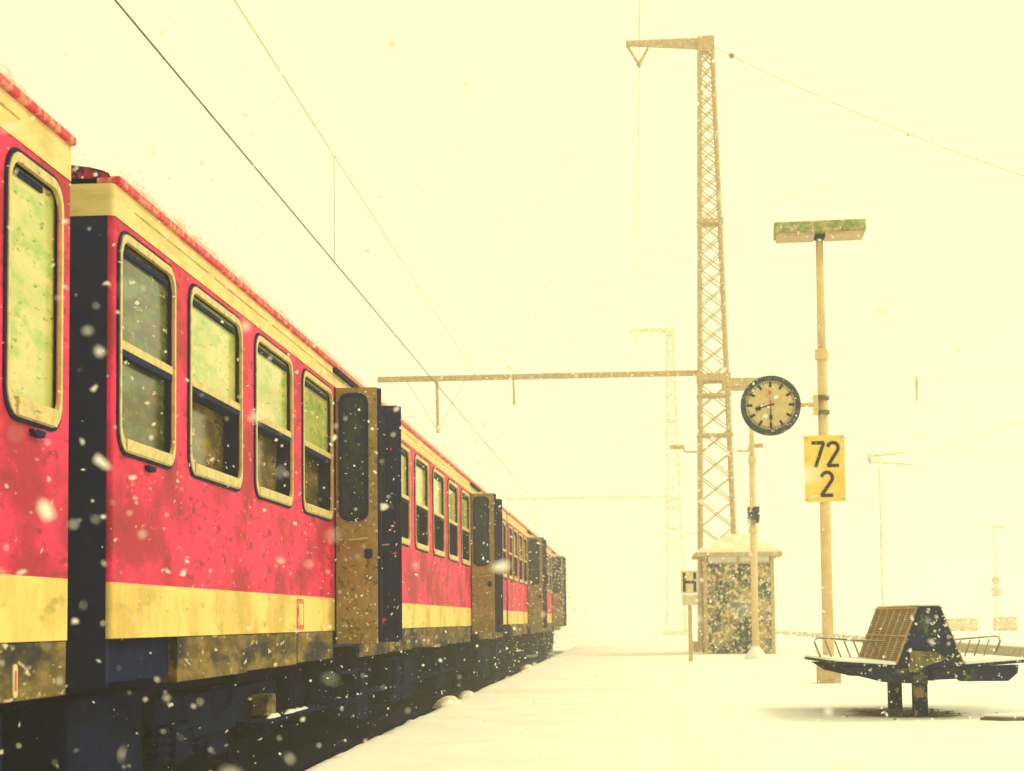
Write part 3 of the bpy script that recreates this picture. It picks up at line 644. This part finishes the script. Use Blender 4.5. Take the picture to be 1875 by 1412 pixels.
def hand(name, ang, r0, r1, w0, w1, y, m):
    a = PI / 2 - ang; u = Vector((math.cos(a), 0, math.sin(a))); v = Vector((-math.sin(a), 0, math.cos(a)))
    pts = [u * r0 - v * w0, u * r1 - v * w1, u * r1 + v * w1, u * r0 + v * w0]
    mb = MB(); mb.v = [tuple(p + Vector((0, y, 0))) for p in pts] + [tuple(p + Vector((0, y - .004, 0))) for p in pts]
    mb.f = [(0, 1, 2, 3), (7, 6, 5, 4), (0, 4, 5, 1), (1, 5, 6, 2), (2, 6, 7, 3), (3, 7, 4, 0)]
    return mb.build(name, m, ck)
for k in range(60):
    a = 2 * PI * k / 60
    if k % 5 == 0: hand('hour_mark', a, R * .60, R * .80, R * .04, R * .04, -.0735, M['dark'])
    else: hand('minute_mark', a, R * .73, R * .80, R * .014, R * .012, -.0735, M['dark'])
hand('hour_hand', 2 * PI * 8.5 / 12, -.06, R * .50, R * .028, R * .02, -.079, M['dark'])
hand('hour_hand_tip', 2 * PI * 8.5 / 12, R * .34, R * .52, R * .075, R * .05, -.0795, M['dark'])
hand('minute_hand', PI, -.07, R * .70, R * .022, R * .018, -.085, M['dark'])
hand('minute_hand_tip', PI, R * .34, R * .48, R * .06, R * .045, -.0895, M['dark'])
hand('second_hand', -.05, -R * .15, R * .42, R * .014, R * .012, -.0945, M['red_hand'])
hand('second_hand_disc', -.05, R * .36, R * .48, R * .05, R * .05, -.0985, M['red_hand'])
px_ = Vector((LP.x, YC, cc.z)) - cc
MB().tube([(R - .01, 0, -.005), (px_.x - .14, 0, -.005)], .035, 8).build('arm', M['pole'], ck)
MB().box(px_.x - .15, px_.x - .075, -.05, .05, -.16, .14).build('clamp', M['pole'], ck, bevel=.01)
for z in (-.12, .10): MB().tube([(px_.x, .02, z - .03), (px_.x, .02, z + .03)], .092, 12).build('clamp_ring', M['olive'], ck)

# kilometre sign
YS = YP - .12
sg = P(1510, 858, YS); sgt = thing('kilometre_sign', sg, 'yellow board with black numbers 72 over 2 on the pole', 'sign', rz=-math.atan2(sg.x, YS) * .8)
sw_, sh_ = 73 * YS / FPX, 121 * YS / FPX
plate = MB().box(-sw_ / 2, sw_ / 2, -.008, .006, -sh_ / 2, sh_ / 2).build('plate', M['sign'], sgt, bevel=.003)
plate.rotation_euler = (0, 0, 0)
for x in (-1, 1):
    for z in (-1, 1): MB().tube([(x * (sw_ / 2 - .035), -.0085, z * (sh_ / 2 - .035)), (x * (sw_ / 2 - .035), -.016, z * (sh_ / 2 - .035))], .016, 8).build('screw', M['lamp_under'], sgt)
def strokes(name, segs, w, parent, m, y):
    """Painted figure of flat strokes, each segment a bar with round joints."""
    mb = MB()
    for pts in segs:
        for (x0, z0), (x1, z1) in zip(pts, pts[1:]):
            d = Vector((x1 - x0, 0, z1 - z0)); nn = Vector((-d.z, 0, d.x)).normalized() * w / 2; ex = d.normalized() * w * .12
            a, b = Vector((x0, y, z0)) - ex, Vector((x1, y, z1)) + ex
            k = len(mb.v); o_ = Vector((0, -.004, 0))
            mb.v += [tuple(v) for v in (a - nn, b - nn, b + nn, a + nn, a - nn + o_, b - nn + o_, b + nn + o_, a + nn + o_)]
            mb.f += [tuple(k + i for i in f) for f in ((0, 1, 2, 3), (7, 6, 5, 4), (0, 4, 5, 1), (1, 5, 6, 2), (2, 6, 7, 3), (3, 7, 4, 0))]
    return mb.build(name, m, parent)
def two(cx, cz, w, h):
    r = w / 2; top = cz + h / 2 - r
    arc = [(cx + r * math.cos(a), top + r * math.sin(a)) for a in [math.radians(165 - 25 * k) for k in range(9)]]
    return [arc + [(cx - r, cz - h / 2)], [(cx - r, cz - h / 2), (cx + r, cz - h / 2)]]
u = YS / FPX
strokes('digit', [[(-22 * u, 47 * u), (-1 * u, 47 * u), (-16 * u, 3 * u)]], 6.2 * u, sgt, M['ink'], -.0095)
strokes('digit', two(15.5 * u, 26 * u, 19 * u, 42 * u), 6.2 * u, sgt, M['ink'], -.0095)
strokes('digit', two(3.5 * u, -28 * u, 20 * u, 42 * u), 6.2 * u, sgt, M['ink'], -.0095)
MB().box(-.08, .08, .0065, .05, -.2, -.15).build('clip', M['pole'], sgt); MB().box(-.08, .08, .0065, .05, .15, .2).build('clip', M['pole'], sgt)

# H board
YH = 37.9
hp = P(1265, 1210, YH); hb = thing('halt_board', (hp.x, YH, 0), 'small pale board with black letter H on a short post', 'sign')
uh = YH / FPX
cz = P(1266, 1066, YH).z
MB().box(-.045, .045, .012, .07, -.03, cz - .45).build('post', M['hut_post'], hb)
MB().box(-16 * uh, 16 * uh, -.005, .01, cz - 21 * uh, cz + 21 * uh).build('board', M['sign_white'], hb)
MB().box(-14 * uh, 14 * uh, -.005, .01, cz - 42 * uh, cz - 23 * uh).build('lower_board', M['sign_white'], hb)
strokes('letter', [[(-9.5 * uh, cz - 17 * uh), (-9.5 * uh, cz + 17 * uh)], [(9.5 * uh, cz - 17 * uh), (9.5 * uh, cz + 17 * uh)], [(-9 * uh, cz), (9 * uh, cz)]], 5.2 * uh, hb, M['ink'], -.006)

# ================================================================== HUT
YB = 45.1
a, b = P(1291, 1197, YB).x, P(1420, 1197, YB).x; hw = b - a; zt = P(1355, 1012, YB).z
hut = thing('platform_hut', ((a + b) / 2, YB, 0), 'dark mottled square hut with low white roof on the platform', 'hut')
ze = zt - .28
for k in range(4):
    x0, x1 = -hw / 2 + .08 + k * (hw - .16) / 4, -hw / 2 + .08 + (k + 1) * (hw - .16) / 4
    MB().box(x0 + .006, x1 - .006, .03, .07, .02, ze - .02).build('wall_panel', M['hut_wall'], hut)
for s in (-1, 1):
    for k in range(4): MB().box(s * (hw / 2 - .05) - .02, s * (hw / 2 - .05) + .02, .09 + k * .44, .52 + k * .44, .02, ze + .25).build('wall_panel', M['hut_wall'], hut)
    for y in (.02, 1.8): MB().box(s * (hw / 2 - .04) - .05, s * (hw / 2 - .04) + .05, y, y + .09, -.04, zt).build('corner_post', M['hut_post'], hut)
MB().box(-hw / 2 + .08, hw / 2 - .08, 1.82, 1.86, .02, zt).build('rear_wall', M['hut_wall'], hut)
MB().box(-hw / 2 + .02, hw / 2 - .02, .012, .075, ze - .018, ze + .02).build('rail', M['hut_post'], hut)
for k in range(2): MB().box(-hw / 2 + .12 + k * (hw * .5 - .08), -hw / 2 + .12 + k * (hw * .5 - .08) + hw * .5 - .16, .035, .055, ze + .025, zt - .03).build('pane', M['hut_glass'], hut)
MB().box(-.04, .04, .02, .08, ze + .021, zt).build('mullion', M['hut_post'], hut)
rf = MB(); ov = .24; zr = zt + .46
base = [(-hw / 2 - ov, -ov, zt), (hw / 2 + ov, -ov, zt), (hw / 2 + ov, 1.9 + ov, zt), (-hw / 2 - ov, 1.9 + ov, zt)]
top_ = [(-.25, .8, zr), (.25, .8, zr), (.25, 1.1, zr), (-.25, 1.1, zr)]
eav = [(x, y, z - .10) for x, y, z in base]
rf.v = eav + base + top_
rf.f = [(3, 2, 1, 0)] + [(i, (i + 1) % 4, 4 + (i + 1) % 4, 4 + i) for i in range(4)] + [(4 + i, 4 + (i + 1) % 4, 8 + (i + 1) % 4, 8 + i) for i in range(4)] + [(8, 9, 10, 11)]
ro = rf.build('roof', M['hut_post'], hut)
sb = MB(); sb.v = [(x * .985, y * .97 + .02, z + .012) for x, y, z in base] + [(x * .90, y * .90 + .09, z + .10) for x, y, z in base] + [(x, y, z + .09) for x, y, z in top_]
sb.f = [(i, (i + 1) % 4, 4 + (i + 1) % 4, 4 + i) for i in range(4)] + [(4 + i, 4 + (i + 1) % 4, 8 + (i + 1) % 4, 8 + i) for i in range(4)] + [(8, 9, 10, 11)]
sb.build('snow_cover', M['hut_roof'], ro, smooth=False)
MB().tube([(0, .9, zr + .05), (0, .9, zr + .12)], [.12, .05], 8).build('roof_cap', M['hut_post'], ro)

# ================================================================== BENCH
bench = thing('platform_bench', (2.76, 16.86, 0), 'back-to-back bench with wire backrests and dark triangular end on the snowy platform', 'bench', rz=.045); bench.scale = (1.0, 1.0, 1.0)
Y0, Y1 = -1.02, 1.05; SZ, TZ = .50, 1.05; hb0, hb1 = .315, .10
tri = [(-hb0, SZ - .02), (hb0, SZ - .02), (hb1, TZ), (-hb1, TZ)]
MB().prism(tri, 'y', Y0, Y0 + .03).build('end_panel', M['bench_end'], bench, bevel=.004)
MB().prism(tri, 'y', Y1 - .03, Y1).build('end_panel', M['bench_end'], bench, bevel=.004)
MB().box(-hb1, hb1, Y0 + .031, Y1 - .031, TZ - .03, TZ - .002).build('top_rail', M['slat'], bench)
MB().box(-hb1 - .005, hb1 + .005, Y0 + .01, Y1, TZ + .001, TZ + .022).build('snow_cap', M['snow'], bench, bevel=.008)
for s in (-1, 1):
    d = Vector((hb0 - hb1, 0, SZ + .02 - TZ)); ln = d.length
    def q(f, y, o=0.0):                                        # a point on the sloping back: f 0 bottom, 1 top
        return Vector((s * (hb0 + (hb1 - hb0) * f + o * .93), y, SZ + (TZ - SZ) * f + o * .37))
    backing = MB().poly([q(0, Y0 + .03, -.03), q(0, Y1 - .03, -.03), q(1, Y1 - .03, -.03), q(1, Y0 + .03, -.03)]); backing.build('backing', M['kerb'], bench)
    wm = MB()
    for k in range(30):
        f = .03 + .94 * k / 29
        wm.tube([q(f, Y0 + .03), q(f, Y1 - .03)], .0068, 4)
    w_ = wm.build('wire_mesh', M['wire_mesh'], bench); w_['kind'] = 'stuff'
    for k in range(7):
        y = Y0 + .05 + (Y1 - Y0 - .1) * k / 6
        bar('back_bar', M['slat'], bench, q(.0, y, .004), q(.99, y, .004), .05, .016)
    for f in (.02, .48, .97): bar('cross_rail', M['slat'], bench, q(f, Y0 + .03, .010), q(f, Y1 - .03, .010), .03, .014)
    # seat, tilted up to the front, covered with snow
    se = [(s * (hb0 + .01), SZ - .005), (s * (hb0 + .57), SZ + .035), (s * (hb0 + .57), SZ + .008), (s * (hb0 + .01), SZ - .034)]
    seat = MB().prism(se, 'y', Y0 + .02, Y1).build('seat', M['bench_end'], bench)
    sn = [(s * (hb0 + .012), SZ - .003), (s * (hb0 + .575), SZ + .037), (s * (hb0 + .56), SZ + .058), (s * (hb0 + .30), SZ + .046), (s * (hb0 + .012), SZ + .028)]
    MB().prism(sn, 'y', Y0 + .01, Y1 - .01).build('snow_layer', M['snow'], seat, bevel=.006)
    # carrying beam
    bm = [(s * .02, SZ - .038), (s * .84, SZ - .012), (s * .70, SZ - .10), (s * .44, SZ - .165), (s * .02, SZ - .19)] if s < 0 else [(.02, SZ - .038), (.84, SZ - .012), (.83, SZ - .09), (.74, SZ - .165), (.30, SZ - .165), (.27, SZ - .14), (.02, SZ - .15)]
    MB().prism(bm, 'y', Y0 + .05, Y0 + .17).build('beam', M['bench_end'], bench, bevel=.006)
    MB().prism(bm, 'y', Y1 - .22, Y1 - .1).build('beam', M['bench_end'], bench, bevel=.006)
    # armrest: bent tube rail with upright bars
    ya = .02; x0, x1 = s * (hb0 - .13), s * (hb0 + .62)
    zr_ = SZ + .235
    rail = MB().tube([(x0, ya, zr_ - .03), (s * (hb0 + .2), ya, zr_ - .012), (x1 - s * .05, ya, zr_ + .015), (x1 - s * .015, ya, zr_ + .005), (x1, ya, zr_ - .03), (x1 - s * .06, ya, SZ + .05)], .011, 8).build('armrest', M['bar_metal'], bench)
    for k in range(1, 7):
        xx = x1 - s * .095 * k - s * .015; xb_ = xx - s * .06
        MB().tube([(xx, ya, zr_ - .012 - .003 * k), (xb_, ya, SZ + .05)], .0075, 6).build('armrest_bar', M['bar_metal'], rail)
MB().prism([(-.22, SZ - .05), (-.13, SZ - .08), (-.04, SZ - .01), (.07, SZ + .02), (.15, SZ + .05), (.05, SZ + .12), (-.19, SZ + .13)], 'y', Y0 - .02, Y0 - .002).build('gusset', M['olive'], bench, bevel=.006)
for y, m in ((-.50, M['leg_lit']), (.70, M['bench_end'])):
    MB().box(-.065, .065, y - .065, y + .065, -.08, SZ - .12).build('leg', m, bench, bevel=.008)
    MB().box(-.14, .14, y - .12, y + .12, -.05, -.012).build('foot_plate', M['dark'], bench)
MB().box(-.07, .07, Y0 + .171, Y1 - .221, SZ - .16, SZ - .06).build('spine', M['bench_end'], bench)
rr = random.Random(5)
cl = MB()
for k in range(70):
    x = 2.76 + rr.gauss(0, .32); y = 16.7 + rr.gauss(0, .4); s = .008 + .022 * rr.random()
    b = len(cl.v); cl.v += [(x + s * (1 + rr.random()), y, -.035), (x, y + s * (1 + rr.random()), -.035), (x - s * 1.4, y, -.035), (x, y - s, -.035), (x + s * .2, y, -.02 + s)]
    cl.f += [(b, b + 1, b + 4), (b + 1, b + 2, b + 4), (b + 2, b + 3, b + 4), (b + 3, b, b + 4)]
o = cl.build('dirt_clods', M['kerb']); o['kind'] = 'stuff'; tag(o, 'brown clods of dirt in the snow under the bench', 'dirt')
# cover slab with a dark rim poking out of the snow
g0 = G(1795, 1318); cs = thing('cover_slab', (g0.x, g0.y, 0), 'thin slab edge poking out of the snow beside the bench', 'slab')
MB().prism([(0, 0), (.20, -.16), (.75, -.22), (1.1, .1), (.5, .30)], 'z', -.03, .022).build('slab', M['kerb'], cs)
MB().prism([(.02, .015), (.21, -.13), (.74, -.19), (1.07, .1), (.5, .28)], 'z', .0225, .05).build('snow_cover', M['snow'], cs, bevel=.012)

# heaps of dirty snow along the platform edge
hm = [(807, 1287, .26), (840, 1272, .20), (765, 1318, .10), (955, 1222, .22), (912, 1238, .10)]
hl = ['largest dirty snow heap at the platform edge by the second door', 'small snow heap just beyond the largest one on the edge', 'lowest snow lump on the platform edge nearest the camera', 'far white snow heap under the last coach at the edge', 'little snow lump between the edge heaps']
for (px, py, s), lb in zip(hm, hl):
    g = G(px, py); y = g.y; x = PE + .02; mb = MB(); NN, RR = 14, 7
    for j in range(RR + 1):
        for i in range(NN):
            a = 2 * PI * i / NN; r = s * (1 - (j / RR) ** 1.5) * (1 + .35 * noise.noise(Vector((math.cos(a) * 2 + y, math.sin(a) * 2, j * .3))))
            mb.v.append((r * .6 * math.cos(a), r * 2.2 * math.sin(a), -.05 + s * .5 * math.sin(j / RR * PI / 2)))
    for j in range(RR):
        for i in range(NN): mb.f.append((j * NN + i, j * NN + (i + 1) % NN, (j + 1) * NN + (i + 1) % NN, (j + 1) * NN + i))
    tag(mb.build('snow_heap', M['snow_dirty'], None, (x, y, 0), smooth=True), lb, 'snow heap', 'snow heaps on the platform edge')

# ================================================================== FAR PLATFORM
for (x0, x1, y0, y1), lb in (((1735, 1790, 1133, 1151), 'low pale cabinet on the far platform right of the bench top'), ((1822, 1862, 1130, 1157), 'pale cabinet under the distant lamp at the right edge')):
    Yk = 95.0; a, b = P(x0, y1, Yk), P(x1, y0, Yk)
    t = thing('cabinet', ((a.x + b.x) / 2, Yk, .12), lb, 'cabinet'); w = (b.x - a.x) / 2; h = b.z - .12
    MB().box(-w, w, 0, .5, 0, h).build('body', M['hut_post'], t, bevel=.02); MB().box(-w - .04, w + .04, -.04, .54, h + .002, h + .08).build('snow_cap', M['snow'], t, bevel=.02)
    MB().box(-w + .05, -.02, -.02, -.002, .1, h - .08).build('door', M['pole'], t); MB().box(.02, w - .05, -.02, -.002, .1, h - .08).build('door', M['pole'], t)

# ================================================================== FALLING SNOW AND HAZE
def flakes(n, box, rmin, rmax, seed, keep=0.0):
    rg = np.random.default_rng(seed)
    x0, x1, y0, y1, z0, z1 = box
    c = rg.random((n, 3)) * [x1 - x0, y1 - y0, z1 - z0] + [x0, y0, z0]
    c = c[np.linalg.norm(c - np.array(EYE), axis=1) > keep]; n = len(c)
    r = rmin + (rmax - rmin) * rg.random(n) ** 2.2
    ang = np.arange(5) * 2 * np.pi / 5                       # each flake a bent, ragged little plate
    e1 = rg.normal(0, 1, (n, 3)); e1 /= np.linalg.norm(e1, axis=1)[:, None]
    e2 = np.cross(e1, rg.normal(0, 1, (n, 3))); e2 /= np.linalg.norm(e2, axis=1)[:, None]; e3 = np.cross(e1, e2)
    rad = r[:, None] * (.6 + .8 * rg.random((n, 5)))
    rim_ = (e1[:, None] * np.cos(ang)[None, :, None] + e2[:, None] * np.sin(ang)[None, :, None]) * rad[:, :, None] + e3[:, None] * (rg.normal(0, .25, (n, 5)) * r[:, None])[:, :, None]
    v = (c[:, None, :] + np.concatenate([rim_, e3[:, None] * (.3 * r)[:, None, None]], axis=1)).reshape(-1, 3)
    tri = np.array([(k, (k + 1) % 5, 5) for k in range(5)])
    f = (tri[None] + (np.arange(n) * 6)[:, None, None]).reshape(-1, 3)
    return v, f
parts = [flakes(11000, (-2.62, 5, 1.0, 15, .02, 6), .003, .0125, 1, .9), flakes(900, (-1.2, 1.2, .8, 4.0, .2, 2.0), .003, .0055, 2, .9),
         flakes(9000, (-2.62, 12, 15, 36, .05, 12), .005, .016, 3), flakes(30000, (-8, 16, 34, 50, .1, 18), .010, .022, 4), flakes(85000, (-6, 9, 49, 72, .1, 8), .012, .028, 6), flakes(130000, (-12, 30, 50, 112, .1, 19), .018, .042, 5)]
vv, ff, off = [], [], 0
for v, f in parts: vv.append(v); ff.append(f + off); off += len(v)
vv = np.concatenate(vv); ff = np.concatenate(ff)
me = bpy.data.meshes.new('falling_snow'); me.vertices.add(len(vv)); me.vertices.foreach_set('co', vv.ravel())
me.loops.add(len(ff) * 3); me.loops.foreach_set('vertex_index', ff.ravel().astype(np.int32)); me.polygons.add(len(ff))
me.polygons.foreach_set('loop_start', np.arange(0, len(ff) * 3, 3, dtype=np.int32)); me.update(calc_edges=True); me.validate()
fm = bpy.data.materials.new('snowflake'); fm.use_nodes = True; fn = fm.node_tree.nodes; fn.clear()
fd, ft, fx, fo = (fn.new('ShaderNode' + q) for q in ('BsdfDiffuse', 'BsdfTranslucent', 'MixShader', 'OutputMaterial'))
fd.inputs[0].default_value = (.97, .965, .95, 1); ft.inputs[0].default_value = (.97, .965, .95, 1); fx.inputs[0].default_value = .5
for a, b in ((fd.outputs[0], fx.inputs[1]), (ft.outputs[0], fx.inputs[2]), (fx.outputs[0], fo.inputs[0])): fm.node_tree.links.new(a, b)
me.materials.append(fm)
o = obj('falling_snow', me); o['kind'] = 'stuff'; tag(o, 'snowflakes falling all over the platform', 'snow')

hz = MB().box(-390, 390, -50, 690, -1.6, 19.4).build('haze', None); hz['kind'] = 'stuff'; tag(hz, 'white snow haze filling the air of the station', 'haze')
hm_ = bpy.data.materials.new('haze'); hm_.use_nodes = True; n_ = hm_.node_tree.nodes; n_.clear()
pv = n_.new('ShaderNodeVolumePrincipled'); mo = n_.new('ShaderNodeOutputMaterial')
pv.inputs['Color'].default_value = (.99, .985, .97, 1); pv.inputs['Density'].default_value = 0.0037; pv.inputs['Anisotropy'].default_value = 0.0
hm_.node_tree.links.new(pv.outputs[0], mo.inputs['Volume']); hz.data.materials.append(hm_)
